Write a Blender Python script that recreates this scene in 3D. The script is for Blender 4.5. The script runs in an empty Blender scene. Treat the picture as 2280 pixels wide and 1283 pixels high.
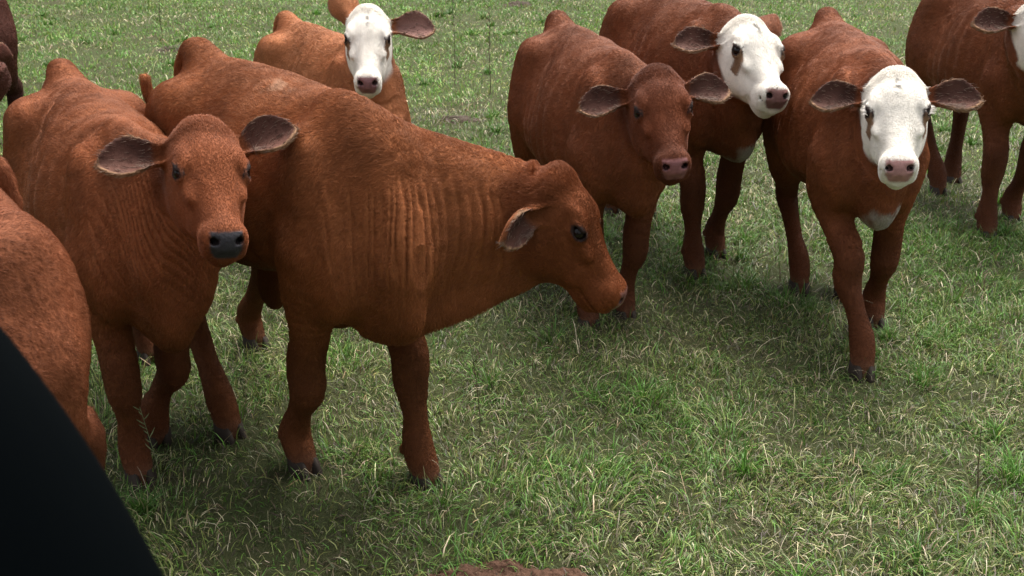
import bpy, math, time
import numpy as np
from math import radians as RAD
T0 = time.time()
C = bpy.context.scene
COL = bpy.context.scene.collection
RNG = np.random.default_rng(7)

# ---------------------------------------------------------------- camera
cam_d = bpy.data.cameras.new("camera")
cam = bpy.data.objects.new("camera", cam_d)
COL.objects.link(cam)
cam.location = (0, 0, 1.36)
cam.rotation_euler = (RAD(90 - 22), 0, 0)
cam_d.sensor_width = 36
cam_d.lens = 36 * 2200 / 2280
cam_d.clip_start, cam_d.clip_end = 0.02, 2000
cam_d.dof.use_dof = True
cam_d.dof.focus_distance = 2.6
cam_d.dof.aperture_fstop = 11
C.camera = cam

# ---------------------------------------------------------------- sky, sun, exposure
SUN_EL, SUN_AZ = 62, 28          # sun behind the herd, a little to the right (azimuth from +Y towards +X)
W = bpy.data.worlds.new("World")
C.world = W
W.use_nodes = True
nt = W.node_tree
nt.nodes.clear()
sky = nt.nodes.new("ShaderNodeTexSky")
sky.sky_type = 'NISHITA'
sky.sun_disc = False
sky.sun_elevation = RAD(SUN_EL)
sky.sun_rotation = RAD(SUN_AZ)
sky.air_density, sky.dust_density, sky.ozone_density = 1.0, 4.0, 1.0
hs = nt.nodes.new("ShaderNodeHueSaturation")
hs.inputs['Saturation'].default_value = 0.25   # thin overcast
bg = nt.nodes.new("ShaderNodeBackground")
bg.inputs['Strength'].default_value = 0.15
wo = nt.nodes.new("ShaderNodeOutputWorld")
nt.links.new(sky.outputs[0], hs.inputs['Color'])
tcw = nt.nodes.new("ShaderNodeTexCoord")
sxz = nt.nodes.new("ShaderNodeSeparateXYZ")
ovc = nt.nodes.new("ShaderNodeMapRange")        # an overcast sky is about four times brighter overhead than low down
ovc.inputs['From Min'].default_value, ovc.inputs['From Max'].default_value = 0, 1
ovc.inputs['To Min'].default_value, ovc.inputs['To Max'].default_value = .40, 1.75
vm = nt.nodes.new("ShaderNodeVectorMath")
vm.operation = 'MULTIPLY'
nt.links.new(tcw.outputs['Generated'], sxz.inputs[0])
nt.links.new(sxz.outputs['Z'], ovc.inputs['Value'])
nt.links.new(hs.outputs[0], vm.inputs[0])
nt.links.new(ovc.outputs[0], vm.inputs[1])
nt.links.new(vm.outputs[0], bg.inputs['Color'])
nt.links.new(bg.outputs[0], wo.inputs['Surface'])
sd = bpy.data.lights.new("sun", 'SUN')
sd.energy = 2.4
sd.angle = RAD(34)
sd.color = (1.0, 0.95, 0.87)
sun = bpy.data.objects.new("sun", sd)
COL.objects.link(sun)
sun.rotation_euler = (RAD(90 - SUN_EL), 0, RAD(180 - SUN_AZ))
sun.location = (3, 6, 12)
C.view_settings.view_transform = 'Standard'
C.view_settings.look = 'None'
C.view_settings.exposure = 1.0
C.view_settings.gamma = 1
C.render.engine = 'CYCLES'
C.cycles.max_bounces = 6
C.cycles.diffuse_bounces = 3
C.cycles.glossy_bounces = 2
C.cycles.transmission_bounces = 3
C.cycles.transparent_max_bounces = 6
C.cycles_curves.shape = 'RIBBONS'


# ---------------------------------------------------------------- small helpers
def tag(o, label=None, cat=None, group=None, kind=None):
    for k, v in (('label', label), ('category', cat), ('group', group), ('kind', kind)):
        if v:
            o[k] = v
    return o


def link(name, data, parent=None, mat=None):
    o = bpy.data.objects.new(name, data)
    COL.objects.link(o)
    o.parent = parent
    if mat:
        data.materials.append(mat)
    return o


def mesh_np(name, V, F, smooth=True):
    """V (n,3), F list of arrays (m,k): one mesh from numpy arrays."""
    me = bpy.data.meshes.new(name)
    me.vertices.add(len(V))
    me.vertices.foreach_set('co', np.ascontiguousarray(V, dtype=np.float32).ravel())
    loops = np.concatenate([f.ravel() for f in F]).astype(np.int32)
    tot = np.concatenate([np.full(len(f), f.shape[1], np.int32) for f in F])
    start = np.concatenate([[0], np.cumsum(tot)[:-1]]).astype(np.int32)
    me.loops.add(len(loops))
    me.loops.foreach_set('vertex_index', loops)
    me.polygons.add(len(tot))
    me.polygons.foreach_set('loop_start', start)
    me.polygons.foreach_set('loop_total', tot)
    me.polygons.foreach_set('use_smooth', np.full(len(tot), smooth))
    me.update(calc_edges=True)
    return me


def attr_col(me, rgb, name='col', domain='POINT'):
    a = me.attributes.new(name, 'FLOAT_COLOR', domain)
    c = np.ones((len(rgb), 4), np.float32)
    c[:, :3] = rgb
    a.data.foreach_set('color', c.ravel())


def attr_f(me, v, name, domain='POINT'):
    a = me.attributes.new(name, 'FLOAT', domain)
    a.data.foreach_set('value', np.ascontiguousarray(v, dtype=np.float32))


_P = np.random.default_rng(99).random((64, 64, 64)).astype(np.float32)


def vnoise(P, scale, seed=0):
    """smooth value noise in 0..1 at points P"""
    q = P * scale + np.array([13.7, 5.1, 9.3]) * (seed + 1)
    i = np.floor(q).astype(int)
    f = q - i
    f = f * f * (3 - 2 * f)
    r = 0
    for dx in (0, 1):
        for dy in (0, 1):
            for dz in (0, 1):
                w = (f[:, 0] if dx else 1 - f[:, 0]) * (f[:, 1] if dy else 1 - f[:, 1]) * (f[:, 2] if dz else 1 - f[:, 2])
                r = r + w * _P[(i[:, 0] + dx) % 64, (i[:, 1] + dy) % 64, (i[:, 2] + dz) % 64]
    return r


def fbm(P, scale, seed=0, oct=3):
    r, a, t = 0, 1.0, 0
    for k in range(oct):
        r = r + a * vnoise(P, scale * 2 ** k, seed + 7 * k)
        t += a
        a *= .5
    return r / t


def sstep(x, a, b):
    t = np.clip((x - a) / (b - a), 0, 1)
    return t * t * (3 - 2 * t)


def unit(v):
    v = np.asarray(v, float)
    return v / (np.linalg.norm(v, axis=-1, keepdims=True) + 1e-9)


# ---------------------------------------------------------------- materials
def new_mat(name):
    m = bpy.data.materials.new(name)
    m.use_nodes = True
    n = m.node_tree
    b = n.nodes['Principled BSDF']
    return m, n, b


def mat_simple(name, rgb, rough=.6, noise=.25, scale=30, spec=.4, bump=0.0):
    m, n, b = new_mat(name)
    tx = n.nodes.new('ShaderNodeTexNoise')
    tx.inputs['Scale'].default_value = scale
    tx.inputs['Detail'].default_value = 5
    co = n.nodes.new('ShaderNodeTexCoord')
    n.links.new(co.outputs['Object'], tx.inputs['Vector'])
    mx = n.nodes.new('ShaderNodeMix')
    mx.data_type = 'RGBA'
    mx.inputs['A'].default_value = (*[c * (1 - noise) for c in rgb], 1)
    mx.inputs['B'].default_value = (*[min(1, c * (1 + noise)) for c in rgb], 1)
    n.links.new(tx.outputs[0], mx.inputs['Factor'])
    n.links.new(mx.outputs['Result'], b.inputs['Base Color'])
    b.inputs['Roughness'].default_value = rough
    b.inputs['Specular IOR Level'].default_value = spec
    if bump:
        bp = n.nodes.new('ShaderNodeBump')
        bp.inputs['Strength'].default_value = bump
        bp.inputs['Distance'].default_value = .01
        n.links.new(tx.outputs[0], bp.inputs['Height'])
        n.links.new(bp.outputs[0], b.inputs['Normal'])
    return m


# skin under the fur: colour attribute, mottled, matt; wet where the nose is
M_skin, n, b = new_mat('calf_hide')
at = n.nodes.new('ShaderNodeAttribute'); at.attribute_name = 'col'
wt = n.nodes.new('ShaderNodeAttribute'); wt.attribute_name = 'wet'
tc = n.nodes.new('ShaderNodeTexCoord')
nz = n.nodes.new('ShaderNodeTexNoise'); nz.inputs['Scale'].default_value = 60; nz.inputs['Detail'].default_value = 6
n.links.new(tc.outputs['Object'], nz.inputs['Vector'])
rm = n.nodes.new('ShaderNodeMapRange'); rm.inputs['To Min'].default_value = .7; rm.inputs['To Max'].default_value = 1.2
n.links.new(nz.outputs[0], rm.inputs['Value'])
ml = n.nodes.new('ShaderNodeVectorMath'); ml.operation = 'MULTIPLY'
n.links.new(at.outputs['Color'], ml.inputs[0]); n.links.new(rm.outputs[0], ml.inputs[1])
n.links.new(ml.outputs[0], b.inputs['Base Color'])
rr = n.nodes.new('ShaderNodeMapRange'); rr.inputs['To Min'].default_value = .75; rr.inputs['To Max'].default_value = .32
n.links.new(wt.outputs['Fac'], rr.inputs['Value'])
n.links.new(rr.outputs[0], b.inputs['Roughness'])
bp = n.nodes.new('ShaderNodeBump'); bp.inputs['Strength'].default_value = .35; bp.inputs['Distance'].default_value = .004
nz2 = n.nodes.new('ShaderNodeTexNoise'); nz2.inputs['Scale'].default_value = 220; nz2.inputs['Detail'].default_value = 3
n.links.new(tc.outputs['Object'], nz2.inputs['Vector'])
n.links.new(nz2.outputs[0], bp.inputs['Height']); n.links.new(bp.outputs[0], b.inputs['Normal'])
b.inputs['Specular IOR Level'].default_value = .12

# hair strands
M_fur, n, b = new_mat('calf_fur')
at = n.nodes.new('ShaderNodeAttribute'); at.attribute_name = 'col'
n.links.new(at.outputs['Color'], b.inputs['Base Color'])
b.inputs['Roughness'].default_value = .5
b.inputs['Specular IOR Level'].default_value = .13

# grass blades
M_grass, n, b = new_mat('grass_blade')
at = n.nodes.new('ShaderNodeAttribute'); at.attribute_name = 'col'
n.links.new(at.outputs['Color'], b.inputs['Base Color'])
b.inputs['Roughness'].default_value = .5
b.inputs['Specular IOR Level'].default_value = .3
tl = n.nodes.new('ShaderNodeBsdfTranslucent')
n.links.new(at.outputs['Color'], tl.inputs['Color'])
mxs = n.nodes.new('ShaderNodeMixShader'); mxs.inputs[0].default_value = .22
n.links.new(b.outputs[0], mxs.inputs[1]); n.links.new(tl.outputs[0], mxs.inputs[2])
n.links.new(mxs.outputs[0], n.nodes['Material Output'].inputs['Surface'])

# soil and thatch under the grass
M_soil, n, b = new_mat('pasture_soil')
tc = n.nodes.new('ShaderNodeTexCoord')
n1 = n.nodes.new('ShaderNodeTexNoise'); n1.inputs['Scale'].default_value = 120; n1.inputs['Detail'].default_value = 10; n1.inputs['Roughness'].default_value = .75
n2 = n.nodes.new('ShaderNodeTexNoise'); n2.inputs['Scale'].default_value = 1.3; n2.inputs['Detail'].default_value = 5
for q in (n1, n2):
    n.links.new(tc.outputs['Object'], q.inputs['Vector'])
cr = n.nodes.new('ShaderNodeValToRGB')
cr.color_ramp.elements[0].position = .3; cr.color_ramp.elements[0].color = (.012, .014, .006, 1)
cr.color_ramp.elements[1].position = .75; cr.color_ramp.elements[1].color = (.090, .064, .036, 1)
n.links.new(n1.outputs[0], cr.inputs[0])
mx = n.nodes.new('ShaderNodeMix'); mx.data_type = 'RGBA'
mx.inputs['B'].default_value = (.055, .080, .026, 1)
n.links.new(n2.outputs[0], mx.inputs['Factor']); n.links.new(cr.outputs[0], mx.inputs['A'])
n.links.new(mx.outputs['Result'], b.inputs['Base Color'])
b.inputs['Roughness'].default_value = .95; b.inputs['Specular IOR Level'].default_value = .1
bp = n.nodes.new('ShaderNodeBump'); bp.inputs['Strength'].default_value = .8; bp.inputs['Distance'].default_value = .02
n.links.new(n1.outputs[0], bp.inputs['Height']); n.links.new(bp.outputs[0], b.inputs['Normal'])

M_hoof = mat_simple('hoof_horn', (.032, .024, .019), .7, .4, 40, .12)
M_dirt = mat_simple('bare_soil', (.085, .046, .030), .95, .5, 70, .1, .9)
M_dung = mat_simple('dung', (.045, .030, .019), .85, .5, 40, .2, .8)
M_stem = mat_simple('dry_stem', (.075, .055, .032), .8, .4, 60, .2)
M_seed = mat_simple('green_seed_stalk', (.13, .15, .07), .8, .4, 60, .2)
M_plas = mat_simple('black_vehicle_plastic', (.0004, .0009, .0012), .85, .15, 300, .02)
M_trim = mat_simple('black_rubber', (.004, .0045, .005), .85, .2, 200, .3)
M_lash = mat_simple('pale_lash', (.75, .68, .6), .6, .1)

M_eye, n, b = new_mat('calf_eye')
b.inputs['Base Color'].default_value = (.007, .004, .003, 1)
b.inputs['Roughness'].default_value = .16
b.inputs['Specular IOR Level'].default_value = .22

GROUP_CALF = 'calves of the red herd in the pasture'


def gz(x, y):
    """gentle unevenness of the pasture"""
    P = np.stack([x, y, np.zeros_like(x)], -1)
    return (fbm(P, 1.1, 3, 3) - .5) * .045 * sstep(np.hypot(x, y), 0.5, 2) + (fbm(P, 9, 5, 2) - .5) * .02


# ---------------------------------------------------------------- implicit body: smooth union of shaped volumes
def catmull(xs, ys, n=240):
    """dense smooth table through the profile points"""
    xs, ys = np.asarray(xs, float), np.asarray(ys, float)
    X = np.linspace(xs[0], xs[-1], n)
    m = np.gradient(ys, xs, axis=0)
    i = np.clip(np.searchsorted(xs, X, 'right') - 1, 0, len(xs) - 2)
    h = (xs[i + 1] - xs[i])
    t = (X - xs[i]) / h
    if ys.ndim > 1:
        t, h = t[:, None], h[:, None]
    return X, ((2 * t**3 - 3 * t**2 + 1) * ys[i] + (t**3 - 2 * t**2 + t) * h * m[i]
               + (-2 * t**3 + 3 * t**2) * ys[i + 1] + (t**3 - t**2) * h * m[i + 1])


class Body:
    def __init__(self):
        self.ops = []

    def add(self, fn, lo, hi, k=.03, flow=(-1, 0, -.3), part='trunk', sub=False):
        self.ops.append((fn, np.asarray(lo, float), np.asarray(hi, float), k, unit(flow), part, sub))

    def ev(self, P, margin, weights=False):
        d = np.full(len(P), 9.0, np.float32)
        fl = np.zeros((len(P), 3)) if weights else None
        best = np.full(len(P), 9.0) if weights else None
        for fn, lo, hi, k, flow, part, sub in self.ops:
            m = np.all((P > lo - k - margin) & (P < hi + k + margin), axis=1)
            if not m.any():
                continue
            Q = P[m]
            e = fn(Q)
            a = d[m]
            if sub:
                h = np.clip(.5 - .5 * (a + e) / k, 0, 1)
                d[m] = a + (-e - a) * h + k * h * (1 - h)
            else:
                h = np.clip(.5 + .5 * (a - e) / k, 0, 1)
                d[m] = a + (e - a) * h - k * h * (1 - h)
                if weights:
                    w = np.exp(-np.clip(e, -.02, 1) / .022)
                    fl[m] += w[:, None] * flow
        return (d, unit(fl)) if weights else d

    # -- volumes
    def loft(self, prof, org, M, k=.04, n=2.2, taper=.12, **kw):
        """profile along local axis 0: rows (s, top, bottom, halfwidth[, taper]); M columns = axes (along, up, side)"""
        prof = np.asarray(prof, float)
        S, Y = catmull(prof[:, 0], prof[:, 1:])
        org, M = np.asarray(org, float), np.asarray(M, float)
        has_t = prof.shape[1] > 4

        def fn(P):
            L = (P - org) @ M
            s = np.clip(L[:, 0], S[0], S[-1])
            top, bot, hw = (np.interp(s, S, Y[:, c]) for c in range(3))
            tp = np.interp(s, S, Y[:, 3]) if has_t else taper
            hz = np.maximum((top - bot) / 2, .004)
            tz = (L[:, 1] - (top + bot) / 2) / hz
            w = np.maximum(hw * (1 - tp * np.clip(tz, -1.2, 1.2)), .004)
            r = (np.abs(L[:, 2] / w) ** n + np.abs(tz) ** n) ** (1 / n)
            d = (r - 1) * np.minimum(w, hz)
            return np.where(L[:, 0] == s, d, np.sqrt(np.maximum(d, 0) ** 2 + (L[:, 0] - s) ** 2))
        cs = [org + M @ np.array([a, b2, c]) for a in (S[0], S[-1]) for b2 in (prof[:, 2].min(), prof[:, 1].max())
              for c in (-prof[:, 3].max() * 1.2, prof[:, 3].max() * 1.2)]
        self.add(fn, np.min(cs, 0), np.max(cs, 0), k, **kw)

    def ell(self, c, r, M=None, k=.03, **kw):
        c, r = np.asarray(c, float), np.asarray(r, float)
        M = np.eye(3) if M is None else np.asarray(M, float)

        def fn(P):
            q = ((P - c) @ M) / r
            l = np.sqrt((q ** 2).sum(1)) + 1e-6
            g = np.sqrt(((q / r) ** 2).sum(1)) + 1e-6
            return l * (l - 1) / g
        ext = np.abs(M) @ r
        self.add(fn, c - ext, c + ext, k, **kw)

    def limb(self, pts, rad, k=.02, n=14, flat=1.0, **kw):
        """round tapering limb along a smooth curve; flat<1 thins it sideways (along y)"""
        pts, rad = np.asarray(pts, float), np.asarray(rad, float)
        seg = np.concatenate([[0], np.cumsum(np.linalg.norm(np.diff(pts, axis=0), axis=1))])
        _, D = catmull(seg, np.column_stack([pts, rad]), n)

        def fn(P):
            best = np.full(len(P), 9.0)
            sc = np.array([1, 1 / flat, 1])
            for i in range(len(D) - 1):
                a, b2 = D[i, :3] * sc, D[i + 1, :3] * sc
                ba = b2 - a
                Q = P * sc - a
                t = np.clip(Q @ ba / (ba @ ba + 1e-12), 0, 1)
                e = np.sqrt(((Q - t[:, None] * ba) ** 2).sum(1)) - (D[i, 3] + t * (D[i + 1, 3] - D[i, 3]))
                best = np.minimum(best, e)
            return best * (1 if flat >= 1 else .85)
        R = D[:, 3:4]
        self.add(fn, (D[:, :3] - R).min(0), (D[:, :3] + R).max(0), k, **kw)
        return D

    def tube(self, Pc, U, rv, rw, k=.05, n=2.1, **kw):
        """elliptical tube along curve samples Pc with per-sample up vectors U and radii"""
        Tn = unit(np.gradient(Pc, axis=0))
        U = unit(U - (U * Tn).sum(1, keepdims=True) * Tn)
        Wd = np.cross(Tn, U)

        def fn(P):
            best = np.full(len(P), 9.0)
            tt = self_t(P, Pc)
            i = np.clip(np.floor(tt).astype(int), 0, len(Pc) - 2)
            f = (tt - i)[:, None]
            c = Pc[i] * (1 - f) + Pc[i + 1] * f
            u = U[i] * (1 - f) + U[i + 1] * f
            w = Wd[i] * (1 - f) + Wd[i + 1] * f
            a = np.interp(tt, np.arange(len(Pc)), rv)
            b2 = np.interp(tt, np.arange(len(Pc)), rw)
            q = P - c
            qu, qw = (q * u).sum(1), (q * w).sum(1)
            ql = np.sqrt(np.maximum((q * q).sum(1) - qu ** 2 - qw ** 2, 0))
            r = (np.abs(qu / a) ** n + np.abs(qw / b2) ** n) ** (1 / n)
            d = (r - 1) * np.minimum(a, b2)
            end = (tt <= 0) | (tt >= len(Pc) - 1)
            return np.where(end, np.sqrt(np.maximum(d, 0) ** 2 + ql ** 2), d)
        mr = max(rv.max(), rw.max())
        self.add(fn, Pc.min(0) - mr, Pc.max(0) + mr, k, **kw)
        return U, Wd

    # -- polygonise (surface nets on the narrow band)
    def mesh(self, vox):
        lo = np.min([o[1] for o in self.ops if not o[6]], 0) - 3 * vox
        hi = np.max([o[2] for o in self.ops if not o[6]], 0) + 3 * vox
        B = 8
        nb = np.ceil((hi - lo) / (vox * B)).astype(int)
        n = nb * B
        cen = (np.stack(np.meshgrid(*[np.arange(m) for m in nb], indexing='ij'), -1).reshape(-1, 3) + .5) * B * vox + lo
        rad = B * vox * .87
        fc = self.ev(cen, rad * 1.5)
        act = np.abs(fc) < rad * 2.2
        G = np.repeat(np.repeat(np.repeat(np.where(fc < 0, -1., 1.).astype(np.float32).reshape(nb), B, 0), B, 1), B, 2)
        ab = np.argwhere(act.reshape(nb))
        off = np.stack(np.meshgrid(*[np.arange(B)] * 3, indexing='ij'), -1).reshape(-1, 3)
        for c0 in range(0, len(ab), 1500):
            I = (ab[c0:c0 + 1500, None, :] * B + off[None]).reshape(-1, 3)
            G[I[:, 0], I[:, 1], I[:, 2]] = self.ev(I * vox + lo, 2 * vox)
        S = G < 0
        cells = np.zeros(np.array(G.shape) - 1, np.int8)
        for c in np.ndindex(2, 2, 2):
            cells += S[c[0]:S.shape[0] - 1 + c[0], c[1]:S.shape[1] - 1 + c[1], c[2]:S.shape[2] - 1 + c[2]]
        ci = np.argwhere((cells > 0) & (cells < 8))
        vid = np.full(cells.shape, -1, np.int32)
        vid[ci[:, 0], ci[:, 1], ci[:, 2]] = np.arange(len(ci))
        acc = np.zeros((len(ci), 3)); cnt = np.zeros(len(ci))
        for ax in range(3):
            for o1 in (0, 1):
                for o2 in (0, 1):
                    a = np.zeros(3, int); a[(ax + 1) % 3] = o1; a[(ax + 2) % 3] = o2
                    b2 = a.copy(); b2[ax] = 1
                    va = G[tuple((ci + a).T)]; vb = G[tuple((ci + b2).T)]
                    x = (va < 0) != (vb < 0)
                    t = np.where(x, va / np.where(x, va - vb, 1), 0)
                    p = np.broadcast_to(a, ci.shape).astype(float).copy()
                    p[:, ax] += t
                    acc += np.where(x[:, None], p, 0); cnt += x
        V = (ci + acc / cnt[:, None]) * vox + lo
        Q = []
        for ax in range(3):
            sl = [slice(1, -1)] * 3
            A = S[1:-1, 1:-1, 1:-1]
            sh = [slice(1, -1)] * 3; sh[ax] = slice(2, None)
            Bn = S[tuple(sh)]
            e = np.argwhere(A != Bn) + 1
            flip = S[tuple(e.T)]
            u, w = np.zeros(3, int), np.zeros(3, int)
            u[(ax + 1) % 3] = 1; w[(ax + 2) % 3] = 1
            q = np.stack([vid[tuple((e - u - w).T)], vid[tuple((e - w).T)], vid[tuple(e.T)], vid[tuple((e - u).T)]], 1)
            q[~flip] = q[~flip][:, ::-1]
            Q.append(q[(q >= 0).all(1)])
        return V, np.concatenate(Q)


def self_t(P, Pc):
    """fractional index of the nearest point on polyline Pc"""
    bd = np.full(len(P), 1e9); bt = np.zeros(len(P))
    for i in range(len(Pc) - 1):
        ba = Pc[i + 1] - Pc[i]
        t = np.clip((P - Pc[i]) @ ba / (ba @ ba), 0, 1)
        d = ((P - Pc[i] - t[:, None] * ba) ** 2).sum(1)
        m = d < bd
        bd[m] = d[m]; bt[m] = i + t[m]
    return bt


def vnormals(V, Q):
    n = np.cross(V[Q[:, 2]] - V[Q[:, 0]], V[Q[:, 3]] - V[Q[:, 1]])
    N = np.zeros_like(V)
    for c in range(4):
        for a in range(3):
            N[:, a] += np.bincount(Q[:, c], n[:, a], len(V))
    return unit(N)


# ---------------------------------------------------------------- calf
def rot_ypr(yaw, pitch, roll):
    cy, sy, cp, sp, cr, sr = (f(a) for a in (yaw, pitch, roll) for f in (math.cos, math.sin))
    M = (np.array([[cy, -sy, 0], [sy, cy, 0], [0, 0, 1]]) @ np.array([[cp, 0, sp], [0, 1, 0], [-sp, 0, cp]])
         @ np.array([[1, 0, 0], [0, cr, -sr], [0, sr, cr]]))
    return np.stack([M @ [1, 0, 0], M @ [0, 0, 1], M @ [0, 1, 0]], 1)   # columns: u (to muzzle), v (out of the face), w (to its left)


def two_bone(a, b, l1, l2, bend):
    d = b - a
    L = np.linalg.norm(d)
    if L > (l1 + l2) * .995:
        s = L / (l1 + l2) * 1.005
        l1, l2 = l1 * s, l2 * s
    x = (l1 * l1 - l2 * l2 + L * L) / (2 * L)
    hgt = math.sqrt(max(l1 * l1 - x * x, 0))
    d = d / L
    bd = unit(bend - (bend @ d) * d)
    return a + d * x + bd * hgt


HEAD = [  # u, top v, bottom v, half width, taper(+ = narrower on the face side)
    (-.050, .000, -.060, 0.023, 0), (-.040, .026, -.095, 0.057, 0), (-.010, .046, -.130, 0.087, .0), (.040, .062, -.155, 0.098, .02),
    (.090, .068, -.172, 0.100, .03), (.140, .058, -.178, 0.097, .02), (.185, .041, -.172, 0.085, -.0), (.235, .026, -.152, 0.067, .0),
    (.285, .018, -.130, 0.052, .02), (.325, .014, -.116, 0.051, .05), (.355, .009, -.108, 0.052, .05), (.378, -.004, -.098, 0.045, .0), (.394, -.024, -.080, 0.023, 0)]
TRUNK = [  # x, top, bottom, half width, taper
    (-.610, .80, .70, .030, .1), (-.585, .885, .62, .090, .2), (-.54, .945, .575, .135, .36), (-.47, .980, .54, .176, .42), (-.38, .995, .515, .200, .44),
    (-.28, .992, .495, .204, .40), (-.16, .980, .475, .212, .28), (-.02, .970, .460, .220, .18), (.08, .968, .475, .198, .22),
    (.18, .972, .485, .152, .34), (.28, .962, .490, .112, .36), (.37, .920, .50, .088, .22), (.44, .850, .525, .068, .10), (.50, .760, .59, .050, .0), (.52, .71, .61, .025, 0)]

STAT = {}


def make_calf(name_label, loc, yaw, s, head_pos, head_ypr, hooves, hs=.87, coat=(.30, .105, .042), face='red', ears=None, ear_len=.192,
              tail=None, vox=.0058, hair=120000, wrinkle=.0, dewlap=.8, sheath=False, neckfat=1.0, nose_rgb=(.24, .12, .10),
              inner=(.072, .031, .022), chest_white=False, head_dark=1.0, girth=.95, leg_tint=.52, hoofs_seen=(0, 1, 2, 3), eyes=True, lashes=False, belly=0.0, scar=None):
    """hooves: (fore right, fore left, hind right, hind left) world (x, y, lift, heel_tip) or None for a square stance"""
    cy, sy = math.cos(RAD(yaw)), math.sin(RAD(yaw))
    Rz = np.array([[cy, -sy, 0], [sy, cy, 0], [0, 0, 1]])
    SINK = .020                                       # hooves sink into the turf
    L0 = np.array([loc[0], loc[1], -SINK])

    def tol(p):
        return (np.asarray(p, float) - L0) @ Rz / s
    B = Body()
    trunk = np.array(TRUNK); trunk[:, 3] *= girth
    trunk[:, 2] += belly * np.interp(trunk[:, 0], [-.5, -.35, .15, .3], [0, 1, 1, 0])
    trunk[:, 1] += belly * .20 * np.interp(trunk[:, 0], [-.3, -.16, .1, .25], [0, 1, 1, 0])
    B.loft(trunk, (0, 0, 0), np.array([[1, 0, 0], [0, 0, 1], [0, 1, 0]]).T, k=.05, n=2.25, flow=(-1, 0, -.45))
    # hip bones and spine, shoulder blades, thighs
    for y in (-1, 1):
        B.ell((-.345, y * .135, .885), (.075, .045, .04), k=.08, flow=(-1, 0, -.5))
        B.ell((-.40, y * .125, .70), (.165, .085, .215), k=.06, flow=(-.5, 0, -1))
        B.ell((.255, y * .099, .70), (.105, .052, .222), M=rot_ypr(0, RAD(-12), 0)[:, [0, 2, 1]], k=.045, flow=(-.6, 0, -1))
        B.ell((.335, y * .089, .625), (.064, .048, .10), k=.05, flow=(-.4, 0, -1))
    # legs
    hoof_at, fet_at = [], []
    for i in range(4):
        fore, side = i < 2, (-1 if i % 2 == 0 else 1)
        base = np.array([.27 if fore else -.45, side * (.094 if fore else .115), 0.])
        lift, tip = 0, 0
        if hooves and hooves[i] is not None:
            hq = tol((hooves[i][0], hooves[i][1], 0))
            lift, tip = (tuple(hooves[i][2:]) + (0, 0))[:2]
            base = np.array([hq[0], hq[1], lift / s])
        ax = np.array([math.cos(RAD(tip)), 0, -math.sin(RAD(tip))])   # toe direction
        upv = np.array([math.sin(RAD(tip)), 0, math.cos(RAD(tip))])
        cor = base + upv * .040 - ax * .012                            # coronet, top of the hoof
        fet = base + upv * .098 - ax * .040
        if fore:
            el = np.array([.225, side * .104, .545])
            l1, l2 = .245, .208
            kn = two_bone(el, fet, l1, l2, np.array([1, side * .05, 0.]))
            pts = [el + [.02, 0, .10], el, el * .5 + kn * .5 + [.0, 0, 0], kn + [0, 0, .03], kn - [0, 0, .025], kn * .45 + fet * .55, fet, cor, cor * .4 + base * .6]
            rad = [.085, .073, .049, .0485, .0465, .0305, .0410, .036, .030]
            B.limb(pts, rad, k=.035, n=26, flat=.92, flow=(-.15, 0, -1), part='leg')
        else:
            st = np.array([-.30, side * .135, .57])
            l1, l2 = .285, .300
            hk = two_bone(st, fet, l1, l2, np.array([-1, 0, 0.]))
            pts = [st + [-.05, 0, .08], st * .62 + hk * .38 + [-.015, 0, 0], st * .25 + hk * .75, hk, hk * .75 + fet * .25 + [.004, 0, 0], hk * .4 + fet * .6, fet, cor, cor * .4 + base * .6]
            rad = [.105, .080, .049, .0460, .036, .0320, .0415, .036, .030]
            B.limb(pts, rad, k=.04, n=26, flat=.88, flow=(-.2, 0, -1), part='leg')
            B.limb([hk + [-.012, 0, .03], hk + [-.028, 0, .055]], [.020, .014], k=.03, n=3, flow=(0, 0, -1))
        for sx in (-1, 1):
            B.ell(fet - ax * .042 + np.array([0, sx * .016, -.012]), (.013, .011, .016), k=.012, flow=(0, 0, -1))
        hoof_at.append((base, ax, upv, fore, side)); fet_at.append(fet)
    # head
    hp = tol(head_pos)
    Mh = rot_ypr(*[RAD(a) for a in (head_ypr[0] - yaw, head_ypr[1], head_ypr[2])])
    hl = lambda u, v, w: hp + hs * (Mh @ np.array([u, v, w]))
    u_, v_, w_ = Mh.T
    # neck
    j = hl(.055, -.075, 0)
    n0 = np.array([.27, 0, .735])
    t1 = unit(Mh @ np.array([.35, .8, 0.]))
    dist = np.linalg.norm(j - n0)
    h0, h1 = n0 + np.array([.9, 0, .25]) * dist * .34, j - t1 * dist * .36
    tt = np.linspace(0, 1, 17)[:, None]
    Pc = (1 - tt) ** 3 * n0 + 3 * (1 - tt) ** 2 * tt * h0 + 3 * (1 - tt) * tt ** 2 * h1 + tt ** 3 * j
    up0, up1 = np.array([-.25, 0, 1.]), Mh @ np.array([-.85, .45, 0])
    U = unit(up0 * (1 - tt ** 1.5) + up1 * tt ** 1.5)
    q = tt[:, 0]
    rv = np.interp(q, [0, .3, .6, .85, 1], [.185, .168, .142, .120, .105]) * neckfat
    rw = np.interp(q, [0, .3, .6, .85, 1], [.105, .098, .086, .078, .072]) * neckfat
    nflow = unit(Pc[0] - Pc[-1]) + np.array([0, 0, -.5])
    Un, Wn = B.tube(Pc, U, rv, rw, k=.06, flow=nflow, part='neck')
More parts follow.
